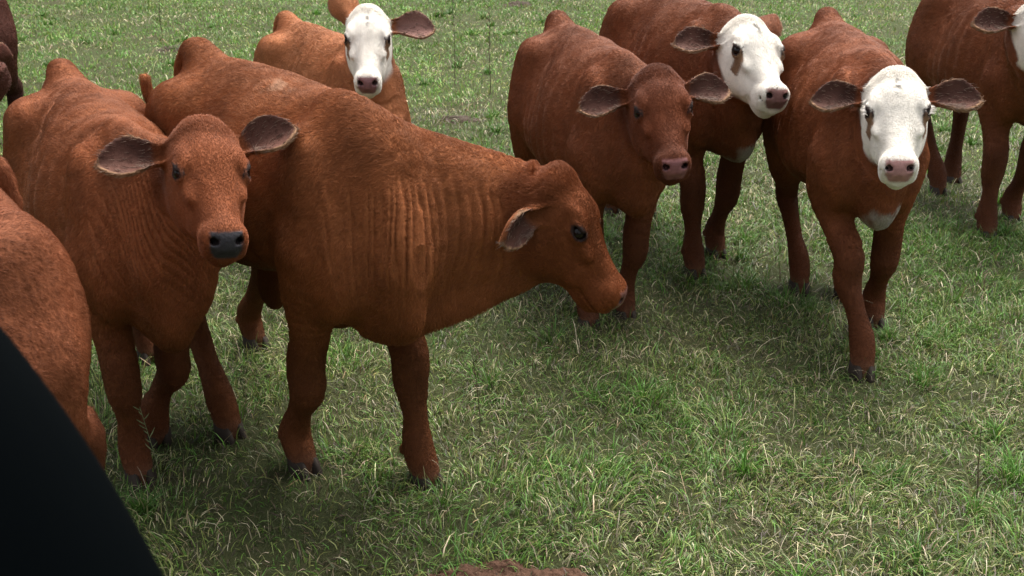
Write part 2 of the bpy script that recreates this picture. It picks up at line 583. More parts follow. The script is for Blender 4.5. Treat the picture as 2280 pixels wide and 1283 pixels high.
    if dewlap > 0:
        cD = Pc - Un * (rv * .80)[:, None]
        cD[:, 2] -= .03 * dewlap * np.sin(np.pi * np.clip(q * 1.05, 0, 1))
        B.tube(cD, U, np.interp(q, [0, .3, .7, 1], [.12, .105, .075, .035]) * dewlap, np.interp(q, [0, .3, .7, 1], [.055, .036, .026, .022]), k=.05, flow=(-.2, 0, -1), part='neck')
        B.ell((.43, 0, .55), (.080, .032, .062 * dewlap + .02), k=.04, flow=(-.1, 0, -1))
    # head volumes
    hM = Mh
    hk = dict(flow=-u_ + .1 * v_, part='head')
    B.loft(np.array(HEAD) * np.array([hs, hs, hs, hs, 1]), hp, hM, k=.028, n=2.35, **hk)
    def he(c, r, k=.02, rot=None, **kw):
        M = hM if rot is None else hM @ rot
        B.ell(hl(*c), np.array(r) * hs, M, k=k, **{**hk, **kw})
    for w in (-1, 1):
        he((.120, -.118, w * .050), (.085, .062, .036), .03)          # jaw
        he((.215, -.075, w * .052), (.065, .036, .017), .02)          # cheek muscle
        he((.114, .034, w * .072), (.040, .018, .018), .016)          # brow
        he((.150, .014, w * .0840), (.031, .0250, .018), .010)       # lids
        he((.196, -.006, w * .068), (.040, .012, .012), .02)          # bone below the eye
        he((.353, -.022, w * .034), (.034, .026, .022), .014)         # nostril wing
        he((.335, -.056, w * .040), (.045, .030, .015), .016)         # upper lip
    he((.345, -.028, 0), (.042, .036, .045), .02)
    he((.315, -.112, 0), (.055, .022, .036), .014)                    # chin
    he((.000, .034, 0), (.040, .026, .045), .03)                      # poll
    for w in (-1, 1):
        he((.136, .0245, w * .0845), (.024, .0075, .017), .008)       # upper lid
    ce, se = math.cos(RAD(-14)), math.sin(RAD(-14))
    tilt = np.array([[ce, -se, 0], [se, ce, 0], [0, 0, 1]])
    for w in (-1, 1):
        he((.150, .023, w * .099), (.0250, .0160, .025), .004, rot=tilt, sub=True)
        he((.373, -.012, w * .030), (.016, .0095, .013), .005, sub=True)
        he((.363, -.030, w * .041), (.012, .010, .012), .006, sub=True)
        he((.340, -.088, w * .053), (.050, .0035, .02), .006, sub=True)   # mouth line
    he((.375, -.086, 0), (.030, .0035, .05), .006, sub=True)
    for w in (-1, 1):
        he((.139, .0300, w * .0900), (.022, .0065, .0105), .004)      # heavy upper lid hanging over the ball
    # ears: cupped leaves, thick enough to stand free
    earinfo = []
    for ei, w in enumerate((-1, 1)):
        ed, en = ears[ei] if ears else ((-.10, -.10, 1), (.25, 1, .1))
        a_ = unit(Mh @ (np.array(ed, float) * [1, 1, w]))
        c_ = Mh @ (np.array(en, float) * [1, 1, w])
        c_ = unit(c_ - (c_ @ a_) * a_)
        b_ = np.cross(c_, a_) * w
        if b_ @ u_ < 0:
            b_ = -b_                                                    # b points towards the muzzle
        ob = hl(.035, -.040, w * .062)
        LE = ear_len * hs / .87 * .96
        Me = np.stack([a_, b_, c_], 1)
        A = np.array([-.02, .02, .05, .08, .105, .13, .15, .165, .174]) / .175 * LE
        WD = np.array([.018, .020, .027, .041, .050, .049, .037, .022, .006]) / .175 * LE

        def fn(P, ob=ob, Me=Me, A=A, WD=WD, LE=LE):
            L = (P - ob) @ Me
            a = L[:, 0]
            wd = np.interp(a, A, WD)
            bend = .10 * (a / LE) ** 2 * LE
            b2 = L[:, 1] + .012 * np.sin(np.clip(a / LE, 0, 1) * np.pi) * LE / .175
            rel = np.clip(b2 / np.maximum(wd, .01), -1.6, 1.6)
            cup = np.interp(a, [0, .25 * LE, .6 * LE, LE], [.032, .037, .029, .012]) * (LE / .175) * (rel ** 2 - .55)
            th = np.interp(a, [0, .3 * LE, LE], [.011, .0060, .0052])
            e1 = np.abs(L[:, 2] - cup + bend * .6) * .75 - th
            e2 = np.abs(b2) - wd
            e3 = np.maximum(a - LE, -a - .02)
            e2 = np.maximum(e2, e3)
            k = .006
            h = np.clip(.5 + .5 * (e1 - e2) / k, 0, 1)
            return e2 + (e1 - e2) * h + k * h * (1 - h)
        tipc = ob + a_ * LE
        lo = np.minimum(ob, tipc) - .06; hi = np.maximum(ob, tipc) + .06
        B.add(fn, lo, hi, .012, a_, 'ear')
        earinfo.append((ob, Me, A, WD, LE, fn))
    # tail
    tl = tail or [(-.44, 0, .945), (-.53, 0, .985), (-.600, 0, .945), (-.628, 0, .80), (-.635, 0, .55), (-.63, 0, .42)]
    B.limb(tl, np.interp(np.linspace(0, 1, len(tl)), [0, .2, .4, .7, 1], [.038, .030, .028, .020, .013]), k=.035, n=18, flow=(-.1, 0, -1), part='tail')
    if sheath:
        B.ell((-.20, 0, .405), (.055, .034, .075), k=.05, flow=(0, 0, -1))
        B.ell((.05, 0, .43), (.16, .05, .045), k=.05, flow=(-1, 0, -.3))
    vx = vox / s
    V, Q = B.mesh(vx)
    # settle the vertices onto the surface
    N = vnormals(V, Q)
    for _ in range(2):
        d = B.ev(V, .03)
        V = V - N * np.clip(d, -vx * .5, vx * .5)[:, None] * .7
    N = vnormals(V, Q)
    _, flow = B.ev(V, .05, True)
    # head / ear / neck coordinates
    H = (V - hp) @ Mh / hs
    nt_ = self_t(V, Pc) / 16
    nu = V - np.stack([np.interp(nt_ * 16, np.arange(17), Pc[:, c]) for c in range(3)], 1)
    nuu = sum(np.interp(nt_ * 16, np.arange(17), Un[:, c]) * nu[:, c] for c in range(3))
    ear_in = np.zeros(len(V)); ear_m = np.zeros(len(V)); ear_edge = np.zeros(len(V)); ear_a = np.zeros(len(V)); ear_b = np.zeros(len(V))
    for ob, Me, A, WD, LE, efn in earinfo:
        L = (V - ob) @ Me
        wd = np.interp(L[:, 0], A, WD)
        m = (L[:, 0] > .035) & (L[:, 0] < LE * 1.08) & (np.abs(L[:, 1]) < wd * 1.35 + .008) & (np.abs(L[:, 2]) < .05)
        m[m] = efn(V[m]) < .006
        nn = N @ Me
        rel = np.abs(L[:, 1] + .012 * LE / .175) / np.maximum(wd, .006)
        ear_m[m] = 1
        ear_in[m] = np.maximum(ear_in[m], (nn[m, 2] > .05) * sstep(L[m, 0], .04, .065))
        ear_edge[m] = np.maximum(ear_edge[m], np.maximum(sstep(rel[m], .88, .99), sstep(L[m, 0], LE * .95, LE * 1.0)) * sstep(L[m, 0], .06, .09))
        ear_a[m] = L[m, 0] / LE; ear_b[m] = L[m, 1] / np.maximum(wd[m], .006)
    inhead = (H[:, 0] > -.08) & (H[:, 0] < .45) & (np.abs(H[:, 2]) < .12) & (H[:, 1] > -.19) & (H[:, 1] < .09) & (ear_m < .5)
    # folds in the loose neck skin, rucked hide
    disp = (fbm(V, 26, 2, 3) - .5) * .004
    # ribs, muscle dips
    disp += (fbm(V * [1, 1, .6], 7, 11, 2) - .5) * .019 * (1 - inhead) * (V[:, 2] > .4)
    disp += .0028 * np.sin(V[:, 0] * 2 * np.pi / .062 + V[:, 2] * 5) * sstep(V[:, 0], -.28, -.14) * (1 - sstep(V[:, 0], .05, .16)) * sstep(V[:, 2], .52, .62) * (1 - sstep(V[:, 2], .80, .92))
    if wrinkle > 0:
        arc = np.linalg.norm(np.diff(Pc, axis=0), axis=1).sum()
        wav = nt_ * arc / .0180 + 3.0 * (vnoise(V * [1, 1, .30], 6, 4) - .5) * 2 + nuu * 2.5
        rid = sstep(np.abs((wav % 1) - .5), .04, .34) + .3
        wgt = sstep(nt_, .02, .16) * (1 - sstep(nt_, .86, 1.0)) * sstep(.10 - nuu, 0, .09) * (1 - inhead) * sstep(V[:, 0], .28, .40) * sstep(V[:, 2], .50, .60) * (.35 + .65 * sstep(nuu, -.17, -.08))
        wgt *= .10 + 1.7 * vnoise(V * [1, 1, .55], 10, 9) * (.5 + vnoise(np.stack([wav // 1 * .37, wav * 0, wav * 0], 1), 5, 19))
        disp += wrinkle * (rid - 1.0) * .0062 * wgt
    V = V + N * (disp * np.where((ear_m > .5) | (V[:, 2] < .16) | inhead, .25, 1))[:, None]
    N = vnormals(V, Q)
    # ---- colours of the coat
    base = np.array(coat)
    col = np.tile(base, (len(V), 1))
    pn = fbm(V, 3.0, 21, 3)
    col *= (.62 + .76 * pn)[:, None]
    col *= (1 + .5 * (fbm(V * [1, 1, .6], 9, 23, 2) - .5))[:, None]
    if scar is not None:
        sc = np.exp(-(((V - np.array(scar)) / np.array([.045, .04, .03])) ** 2).sum(1) ** 1.5) * sstep(vnoise(V, 55, 13), .38, .58)
        col = col * (1 - sc[:, None]) + np.array([.36, .19, .11]) * sc[:, None]
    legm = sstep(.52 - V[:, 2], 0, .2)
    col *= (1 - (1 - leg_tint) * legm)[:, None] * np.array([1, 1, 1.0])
    soft = inhead.astype(float)
    for _ in range(22):                                   # the darker head colour fades into the neck
        fq = soft[Q].mean(1)
        acc = sum(np.bincount(Q[:, c], fq, len(V)) for c in range(4))
        soft = acc / np.maximum(sum(np.bincount(Q[:, c], minlength=len(V)) for c in range(4)), 1)
    col = col * (1 - soft[:, None] * (1 - np.array([.88, .845, .83]) ** head_dark))
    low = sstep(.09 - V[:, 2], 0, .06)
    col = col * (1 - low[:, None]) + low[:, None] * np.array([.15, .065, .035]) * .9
    uu, vv, ww = H.T
    jit = (vnoise(V, 34, 8) - .5)
    if face == 'white':
        lim = .108 + .016 * jit
        wm = inhead & (np.abs(ww) < lim) & (uu > -.055 + .02 * jit)
        side = sstep(vv, -.118 - .02 * jit + .30 * np.clip(.16 - uu, 0, .3) , -.098 + .30 * np.clip(.16 - uu, 0, .3))   # white ends behind the cheek
        side = np.where(uu > .16, sstep(vv, -.150, -.12), side)
        wm = wm * side
        # red-brown patches round and below the eyes
        bp_ = np.zeros(len(V))
        for w in (-1, 1):
            ew = np.exp(-(((uu - .154) / .026) ** 2 + ((vv - .004) / .017) ** 2) ** 2 * .7) * (ww * w > .05)
            ex = np.exp(-(((uu - .186) / .021) ** 2 + ((ww * w - .086 - .1 * (.19 - uu)) / .013) ** 2) ** 2 * .8) * (vv > -.06)
            bp_ = np.maximum(bp_, np.clip(np.maximum(ew * .8, ex * 1.1), 0, 1))
        bp_ = sstep(bp_ + .25 * jit, .25, .6) * inhead
        col = col * (1 - bp_[:, None]) + np.array([.22, .115, .055]) * bp_[:, None]
        wm = wm * (1 - .95 * bp_)
        wcol = np.array([.74, .685, .60]) * (.93 + .1 * vnoise(V, 20, 3))[:, None]
        # grey whorl of darker hair on the forehead
        wh = np.exp(-((ww / .009) ** 2 + ((uu - .075) / .040) ** 2)) * (vv > 0) * (vnoise(V, 90, 6) > .45)
        wcol = wcol * (1 - .75 * wh[:, None])
        col = col * (1 - wm[:, None]) + wcol * wm[:, None]
    if chest_white:
        cw = np.exp(-(((V[:, 0] - .42) / .10) ** 2 + ((V[:, 1] - .01) / .062) ** 2 + ((V[:, 2] - .53) / .075) ** 2) ** 2)
        cw = sstep(cw + .5 * jit, .35, .6)
        col = col * (1 - cw[:, None]) + np.array([.36, .32, .275]) * cw[:, None]
    # muzzle: bare wet skin
    nos = inhead * sstep(uu, .352, .364) * sstep(vv, -.061, -.052) * sstep(.045 - .45 * np.clip(-.030 - vv, 0, 1) - np.abs(ww), 0, .007) * sstep(.010 - vv + (uu - .36) * .6, 0, .006)
    col = col * (1 - nos[:, None]) + np.array(nose_rgb) * (.8 + .4 * vnoise(V, 120, 2))[:, None] * nos[:, None]
    pit = np.zeros(len(V))
    for w in (-1, 1):
        for c, r in (((.373, -.012, w * .030), (.016, .0095, .013)), ((.363, -.030, w * .041), (.012, .010, .012))):
            q2 = (((H - np.array(c)) / np.array(r)) ** 2).sum(1)
            pit = np.maximum(pit, sstep(1.22 - q2, 0, .3))
    pit = pit * inhead
    col = col * (1 - pit[:, None]) + np.array([.016, .010, .009]) * pit[:, None]
    # dark bare rim of the eye
    rim = np.zeros(len(V))
    for w in (-1, 1):
        q2 = np.sqrt(((uu - .150) / .0280) ** 2 + ((vv - .019) / .0190) ** 2)
        rim = np.maximum(rim, sstep(1.12 - q2, 0, .18) * (ww * w > .074))
    rim = rim * inhead
    col = col * (1 - rim[:, None]) + np.array([.022, .013, .011]) * rim[:, None]
    # ears
    ein = ear_in[:, None]
    tuft = sstep(ear_b, .15, .55) * sstep(ear_a, .25, .4) * (1 - sstep(ear_a, .62, .8)) * sstep(vnoise(V, 60, 5), .35, .6)
    ecol = np.array(inner) * (.55 + .75 * vnoise(V, 22, 15) + .35 * sstep(ear_b, -.3, .7))[:, None] * (1 - tuft[:, None]) + np.array([.12, .07, .055]) * tuft[:, None]
    col = col * (1 - ein) + ecol * ein
    col = col * (1 - ear_edge[:, None] * .85) + np.array([.27, .155, .085]) * ear_edge[:, None] * .85
    wet = np.clip(nos, 0, 1)
    Vw = V * s
    me = mesh_np('calf_body', Vw, [Q])
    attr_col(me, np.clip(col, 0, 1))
    attr_f(me, wet, 'wet')
    root = bpy.data.objects.new('calf', None)
    COL.objects.link(root)
    root.location = (loc[0], loc[1], -SINK)
    root.rotation_euler = (0, 0, RAD(yaw))
    root.empty_display_size = .2
    tag(root, name_label, 'calf', GROUP_CALF)
    body = link('body', me, root, M_skin)
    # ---- hair
    if hair:
        tri = np.concatenate([Q[:, [0, 1, 2]], Q[:, [0, 2, 3]]])
        ar = np.linalg.norm(np.cross(Vw[tri[:, 1]] - Vw[tri[:, 0]], Vw[tri[:, 2]] - Vw[tri[:, 0]]), axis=1) / 2
        cl = V[tri].mean(1)
        bare = np.maximum(np.maximum(wet, pit), rim)
        den = 1 - .97 * bare[tri].mean(1)
        hd = inhead[tri].mean(1); em = ear_m[tri].mean(1)
        den *= 1 + .9 * hd + .5 * em
        den *= np.where(ear_in[tri].mean(1) > .5, .05 + .40 * (tuft * ear_in)[tri].mean(1), 1)
        # hair only where some viewpoint near the photographer's could see it
        pw = L0 + (cl * s) @ Rz.T
        vd = unit(np.array([0, 0, 1.36]) - pw)
        den *= (((N[tri].mean(1) @ Rz.T) * vd).sum(1) > -.35)
        prob = ar * den
        cnt = int(hair * s * s * prob.sum() / ar.sum())
        pick = RNG.choice(len(tri), cnt, p=prob / prob.sum())
        r1, r2 = np.sqrt(RNG.random(cnt)), RNG.random(cnt)
        bw = np.stack([1 - r1, r1 * (1 - r2), r1 * r2], 1)[:, :, None]
        tp = tri[pick]
        p0 = (Vw[tp] * bw).sum(1); nn = unit((N[tp] * bw).sum(1)); ff = (flow[tp] * bw).sum(1)
        cc = (col[tp] * bw).sum(1); ih = (inhead[tp][:, :, None] * bw).sum(1)[:, 0]; ie = (ear_m[tp][:, :, None] * bw).sum(1)[:, 0]
        ee = (ear_edge[tp][:, :, None] * bw).sum(1)[:, 0]; hz = p0[:, 2] / s
        Lh = np.where(ih > .5, .0055, .0118) * (1 - .45 * sstep(.5 - hz, 0, .2))
        Lh = np.where(ie > .5, .006 + .002 * ee, Lh)
        if wrinkle:
            Lh = Lh * (1 - .45 * (wgt[tp][:, :, None] * bw).sum(1)[:, 0].clip(0, 1))
        hu = ((p0 / s - hp) @ Mh / hs)
        pollt = (ih > .5) * sstep(.07 - hu[:, 0], 0, .06)
        Lh = Lh + .0045 * pollt
        ein_h = (ear_in[tp][:, :, None] * bw).sum(1)[:, 0] > .5
        Lh = np.where(ein_h, .015, Lh)
        lite = ein_h & (RNG.random(cnt) < .45)
        cc[lite] = np.array([.20, .135, .10])
        Lh *= RNG.uniform(.6, 1.25, cnt) * s
        # tufts: neighbouring hairs lean together
        tn = np.stack([vnoise(p0, 42, 31) - .5, vnoise(p0, 42, 32) - .5, vnoise(p0, 42, 33) - .5], 1)
        tb = np.stack([vnoise(p0, 12, 41) - .5, vnoise(p0, 12, 42) - .5, vnoise(p0, 12, 43) - .5], 1)
        dr = ff + tn * .85 + tb * .6 + RNG.normal(0, .22, (cnt, 3))
        dr = unit(dr - (dr * nn).sum(1, keepdims=True) * nn)
        whiteh = sstep(cc[:, 2], .3, .5)
        Lh = Lh * (1 - .35 * whiteh)
        lift_ = (.26 * (1 - .5 * whiteh) + .4 * np.clip(vnoise(p0, 50, 35) - .4, 0, 1) + .5 * pollt)[:, None]
        P = np.empty((cnt, 3, 3), np.float32)
        P[:, 0] = p0 - nn * .0015
        P[:, 1] = p0 + (dr * .5 + nn * lift_ * .55) * Lh[:, None]
        P[:, 2] = p0 + (dr * 1.0 + nn * lift_ * .62) * Lh[:, None]
        hc = bpy.data.hair_curves.new('fur')
        hc.add_curves([3] * cnt)
        hc.attributes['position'].data.foreach_set('vector', P.ravel())
        ra = hc.attributes.get('radius') or hc.attributes.new('radius', 'FLOAT', 'POINT')
        wdt = (.00042 * max(.8, np.hypot(*loc) / 2.3)) * np.where(ih > .5, .9, 1)
        ra.data.foreach_set('value', (wdt[:, None] * np.array([1, .8, .2])).astype(np.float32).ravel())
        tone = RNG.normal(1, .10, cnt).clip(.5, 1.7) * (.84 + .32 * vnoise(p0, 34, 51))
        dark = RNG.random(cnt) < .06
        tone[dark & (ih < .5)] *= .6
        pale = sstep(cc[:, 2], .3, .55)
        tone = tone * (1 - pale) + pale * (1 + (tone - 1) * .25)
        attr_col(hc, np.clip(cc * tone[:, None], 0, .92), 'col', 'CURVE')
        link('fur', hc, root, M_fur)
    # ---- hooves, eyes, lashes
    for i, (base, ax, upv, fore, side) in enumerate(hoof_at):
        if i in hoofs_seen:
            hoof_mesh(root, base * s, ax, upv, s)
    for w in (-1, 1) if eyes else ():
        e = make_ball('eye', hl(.150, .014, w * .0775) * s, .0215 * hs * s)
        e.parent = root
    if lashes:
        for w in (-1, 1):
            lash(root, hl, w, s)
    STAT[name_label] = dict(V=len(V), t=round(time.time() - T0, 1))
    return root


def make_ball(name, c, r, seg=20):
    th = np.linspace(0, np.pi, seg // 2 + 1)[1:-1]
    ph = np.linspace(0, 2 * np.pi, seg, endpoint=False)
    V = [(0, 0, 1)] + [(math.sin(t) * math.cos(p), math.sin(t) * math.sin(p), math.cos(t)) for t in th for p in ph] + [(0, 0, -1)]
    nr = len(th)
    q = np.array([(1 + i * seg + j, 1 + (i + 1) * seg + j, 1 + (i + 1) * seg + (j + 1) % seg, 1 + i * seg + (j + 1) % seg) for i in range(nr - 1) for j in range(seg)])
    t = np.array([(0, 1 + j, 1 + (j + 1) % seg) for j in range(seg)] + [(len(V) - 1, 1 + (nr - 1) * seg + (j + 1) % seg, 1 + (nr - 1) * seg + j) for j in range(seg)])
    me = mesh_np(name, np.array(V) * r, [q, t])
    o = link(name, me, None, M_eye)
    o.location = c
    return o


def hoof_mesh(root, base, ax, upv, s):
    """cloven hoof: two claws, each a lofted horn wedge"""
    side = np.cross(upv, ax)
    V, F = [], []
    seg = 14
    for sx in (-1, 1):
        off = len(V)
        rows = []
        for t, sc, fw in ((-.05, .97, .0), (.0, 1.03, .004), (.3, 1.0, .0), (.6, .93, -.008), (.9, .84, -.017), (1.02, .70, -.02), (1.05, .3, -.02)):
            ring = []
            for k in range(seg):
                a = 2 * np.pi * k / seg
                cx, cyy = math.cos(a), math.sin(a)
                px = (.036 * cx + (.012 * cx * max(cx, 0))) * sc + fw
                py = .0205 * cyy * sc * (1 - .25 * max(cx, 0)) + sx * .0215 * (.5 + .5 * sc) + (-sx * .004 * max(cx, 0))
                ring.append(base + s * (ax * px + side * py + upv * (.052 * t)))
            rows.append(ring)
        for r_ in rows:
            V += r_
        for i in range(len(rows) - 1):
            for k in range(seg):
                F.append((off + i * seg + k, off + i * seg + (k + 1) % seg, off + (i + 1) * seg + (k + 1) % seg, off + (i + 1) * seg + k))
        V.append(base + s * (upv * .056 + side * sx * .012 - ax * .02)); tipi = len(V) - 1
        V.append(base + s * (-upv * .003 + side * sx * .02)); boti = len(V) - 1
        l = off + (len(rows) - 1) * seg
        for k in range(seg):
            F.append((l + k, l + (k + 1) % seg, tipi, tipi))
            F.append((off + (k + 1) % seg, off + k, boti, boti))
    F4 = np.array([f for f in F if f[2] != f[3]]); F3 = np.array([f[:3] for f in F if f[2] == f[3]])
    me = mesh_np('hoof', np.array(V), [F4, F3])
    return link('hoof', me, root, M_hoof)


def strip_curves(name, P, R, parent, mat):
    """a handful of thin tapering strands as one tube mesh: P (n,k,3), R (n,k)"""
    V, F = [], []
    for pts, rr in zip(P, R):
        off = len(V)
        tn = unit(np.gradient(pts, axis=0))
        a = unit(np.cross(tn, [.31, .52, .79])); b2 = np.cross(tn, a)
        for i in range(len(pts)):
            for k in range(5):
                an = 2 * np.pi * k / 5
                V.append(pts[i] + rr[i] * (a[i] * math.cos(an) + b2[i] * math.sin(an)))
        for i in range(len(pts) - 1):
            for k in range(5):
                F.append((off + i * 5 + k, off + i * 5 + (k + 1) % 5, off + (i + 1) * 5 + (k + 1) % 5, off + (i + 1) * 5 + k))
    return link(name, mesh_np(name, np.array(V), [np.array(F)]), parent, mat)


def lash(root, hl, w, s):
    P, R = [], []
    for k in range(15):
        f = k / 14
        a = hl(.134 + .030 * f, .022 - .006 * f, w * .090) * s
        e = hl(.130 + .034 * f, .027 - .008 * f + RNG.normal(0, .003), w * (.110 + .006 * math.sin(f * 3.1))) * s
        m = (a + e) / 2 + (hl(.0, .004, 0) - hl(0, 0, 0)) * s
        P.append(np.array([a, m, e])); R.append(np.array([.0012, .0010, .0004]))
    strip_curves('eyelashes', P, R, root, M_lash)


# ================================================================ the ground
def ground_sheet():
    def axis(lo, hi, c0, c1, fine):
        a = np.arange(c0, c1, fine)
        out = c1 + np.cumsum(np.geomspace(fine, 60, 60))
        l = c0 - np.cumsum(np.geomspace(fine, 60, 60))
        return np.concatenate([l[::-1], a, out])
    X, Y = axis(-400, 400, -3.5, 3.5, .025), axis(-400, 600, .4, 6.5, .025)
    gx, gy = np.meshgrid(X, Y, indexing='ij')
    x, y = gx.ravel(), gy.ravel()
    near = sstep(60 - np.hypot(x, y), 0, 40)
    V = np.stack([x, y, gz(x, y) * near], 1)
    nx, ny = len(X), len(Y)
    i = (np.arange(nx - 1)[:, None] * ny + np.arange(ny - 1)[None]).ravel()
    o = link('ground', mesh_np('ground', V, [np.stack([i, i + ny, i + ny + 1, i + 1], 1)]), None, M_soil)
    tag(o, 'pasture soil and thatch under the short grass', 'ground', kind='structure')


ground_sheet()

# ================================================================ the calves
make_calf('red calf standing in profile in the middle with wrinkled neck and lowered head', (-.518, 2.315), -50, .985,
          (.088, 2.12, .752), (-22, 53, -6),
          [(-.524, 2.154, 0, 0), (-.205, 2.082, 0, 0), (-.756, 2.321, 0, 0), (-.82, 2.88, 0, 0)],
          coat=(.240, .079, .027), wrinkle=1.0, dewlap=1.15, sheath=True, belly=.05, girth=.95, neckfat=1.11, scar=(.02, -.035, .97), hs=.80, ear_len=.172, vox=.0052, hair=420000, head_dark=2.8,
          tail=[(-.44, 0, .945), (-.53, 0, .985), (-.60, 0, .95), (-.65, -.02, .84), (-.675, -.055, .80), (-.685, -.085, .84), (-.685, -.095, .905)],
          ears=[((.16, -.42, .85), (.7, .7, .3)), ((-.1, -.3, 1), (.3, 1, 0))],
          nose_rgb=(.13, .055, .045))
make_calf('red calf at the left turning its dark nosed face to the viewer with ears spread', (-.995, 2.38), -57, .92,
          (-.637, 2.00, .880), (-67, 28, -7),
          [(-.922, 2.103, 0, 0), (-.946, 2.291, .02, 35), None, None],
          coat=(.228, .073, .027), wrinkle=.75, girth=.94, dewlap=1.35, hs=.815, vox=.0050, hair=400000, nose_rgb=(.032, .030, .033), head_dark=2.3,
          ears=[((-.02, -.05, 1), (.3, 1, .1)), ((-.08, .62, 1), (.3, 1, -.4))])
make_calf('pale red calf with a white face and raised ear standing behind the profile calf', (-.66, 3.79), -55, .895,
          (-.497, 3.51, .945), (-85, 36, -1),
          [None, None, None, None],
          coat=(.36, .140, .058), face='white', vox=.0062, hair=230000, nose_rgb=(.20, .10, .10), ear_len=.215, inner=(.20, .105, .085), girth=.93, neckfat=.92,
          ears=[((-1.25, .1, .55), (-.3, -1, -.3)), ((-.10, -.0, 1), (.35, 1, .1))])
make_calf('red calf with a dark brown face standing behind the muzzle of the profile calf', (.287, 3.30), -76, .94,
          (.41, 2.83, .846), (-84, 33, 5),
          [None, (.393, 3.105, 0, 0), None, None],
          coat=(.192, .063, .026), head_dark=3.8, vox=.0055, hair=300000, nose_rgb=(.20, .085, .08),
          ears=[((.0, -.05, 1), (.3, 1, .1)), ((-.12, -.05, 1), (.3, 1, .1))])
make_calf('tall red calf whose tilted white face looks over the dark faced calf', (.69, 3.86), -75, 1.02,
          (.775, 3.37, .918), (-80, 26, -5),
          [(.70, 3.501, 0, 0), (.822, 3.719, 0, 0), None, (.613, 4.203, 0, 0)],
          coat=(.192, .063, .026), face='white', chest_white=True, vox=.0060, hair=260000, nose_rgb=(.17, .085, .075),
          ears=[((-.10, -.05, 1), (.3, 1, .1)), ((-1.2, .1, .8), (-.2, -1, .2))])
make_calf('red calf walking forward at the right with white face and pale eyelashes', (1.100, 3.17), -94, .962,
          (1.075, 2.78, .848), (-103, 30, 5),
          [(1.064, 2.687, 0, 0), (1.221, 3.048, 0, 0), (1.056, 3.364, 0, 0), (1.203, 3.30, 0, 0)],
          coat=(.222, .071, .028), face='white', chest_white=True, neckfat=.93, lashes=True, vox=.0055, hair=300000, nose_rgb=(.36, .19, .17),
          ears=[((-.12, -.0, 1), (.3, 1, .1)), ((-.05, -.0, 1), (.3, 1, .1))])
make_calf('red calf cut off by the right edge with only part of its white face showing', (2.11, 4.32), -88, 1.02,
          (1.955, 3.78, .935), (-84, 35, 0),
          [(2.005, 3.939, 0, 0), (2.212, 4.158, 0, 0), (2.057, 4.589, 0, 0), None],
          coat=(.192, .063, .026), face='white', vox=.0064, hair=230000, nose_rgb=(.17, .085, .075),
          ears=[((-.12, -.0, 1), (.3, 1, .1)), ((-.05, -.0, 1), (.3, 1, .1))])
make_calf('very dark brown calf almost wholly cut off behind the rump of the left calf', (-2.68, 4.6), -85, 1.05,
          (-2.12, 3.9, .77), (180, 25, 0),
          [None, None, None, None],
          coat=(.085, .029, .019), vox=.0070, hair=120000, head_dark=1.0, nose_rgb=(.05, .03, .03),
          ears=[((-.3, -.1, 1), (.3, .6, .5)), ((-1, -.25, .35), (.1, .3, 1))])
make_calf('nearest red calf at the left edge showing only its rounded flank behind black plastic', (-1.00, 1.19), 265, .95,
          (-1.12, .42, .85), (262, 35, 0),
          [None, None, None, None],
          coat=(.195, .064, .028), vox=.0062, hair=260000)
print(STAT)

# ================================================================ grass
def grass_blades(name, x, y, h, wd, lean, az, tw, col, rows, z=None):
    n = len(x)
    z0 = gz(x, y) if z is None else z
    d = np.stack([np.cos(az), np.sin(az)], 1)
    p = np.stack([-np.sin(az + tw), np.cos(az + tw)], 1)
    V = np.empty((n, rows * 2 + 1, 3), np.float32)
    for r in range(rows + 1):
        t = r / rows
        ang = lean * t                                  # the blade bows over along its length
        rr = h * t * np.sin(ang * .75 + .05)
        zz = h * t * np.cos(ang * .75 + .05)
        c = np.stack([x + d[:, 0] * rr, y + d[:, 1] * rr, z0 - .006 + zz], 1)
        if r == rows:
            V[:, r * 2] = c
        else:
            ww = (wd * (1 - t) ** .6 * (1 if r else .75) / 2)[:, None]
            o = np.concatenate([p * ww, np.zeros((n, 1))], 1)
            V[:, r * 2] = c - o
            V[:, r * 2 + 1] = c + o
    k = rows * 2 + 1
    b = np.arange(n)[:, None] * k
    F = [b + np.array([2 * r, 2 * r + 1, 2 * r + 3, 2 * r + 2]) for r in range(rows - 1)]
    F3 = b + np.array([2 * rows - 2, 2 * rows - 1, 2 * rows])
    me = mesh_np(name, V.reshape(-1, 3), ([np.concatenate(F)] if F else []) + [F3])
    attr_col(me, np.repeat(col, k, 0))
    o = link(name, me, None, M_grass)
    return o


def scatter(n, y0, y1, p):
    """distances with density falling as y^-p over a widening wedge"""
    u = RNG.random(n)
    e = 2 - p
    y = (y0 ** e + u * (y1 ** e - y0 ** e)) ** (1 / e)
    x = (RNG.random(n) * 2 - 1) * (.80 * y + 1.1)
    return x, y


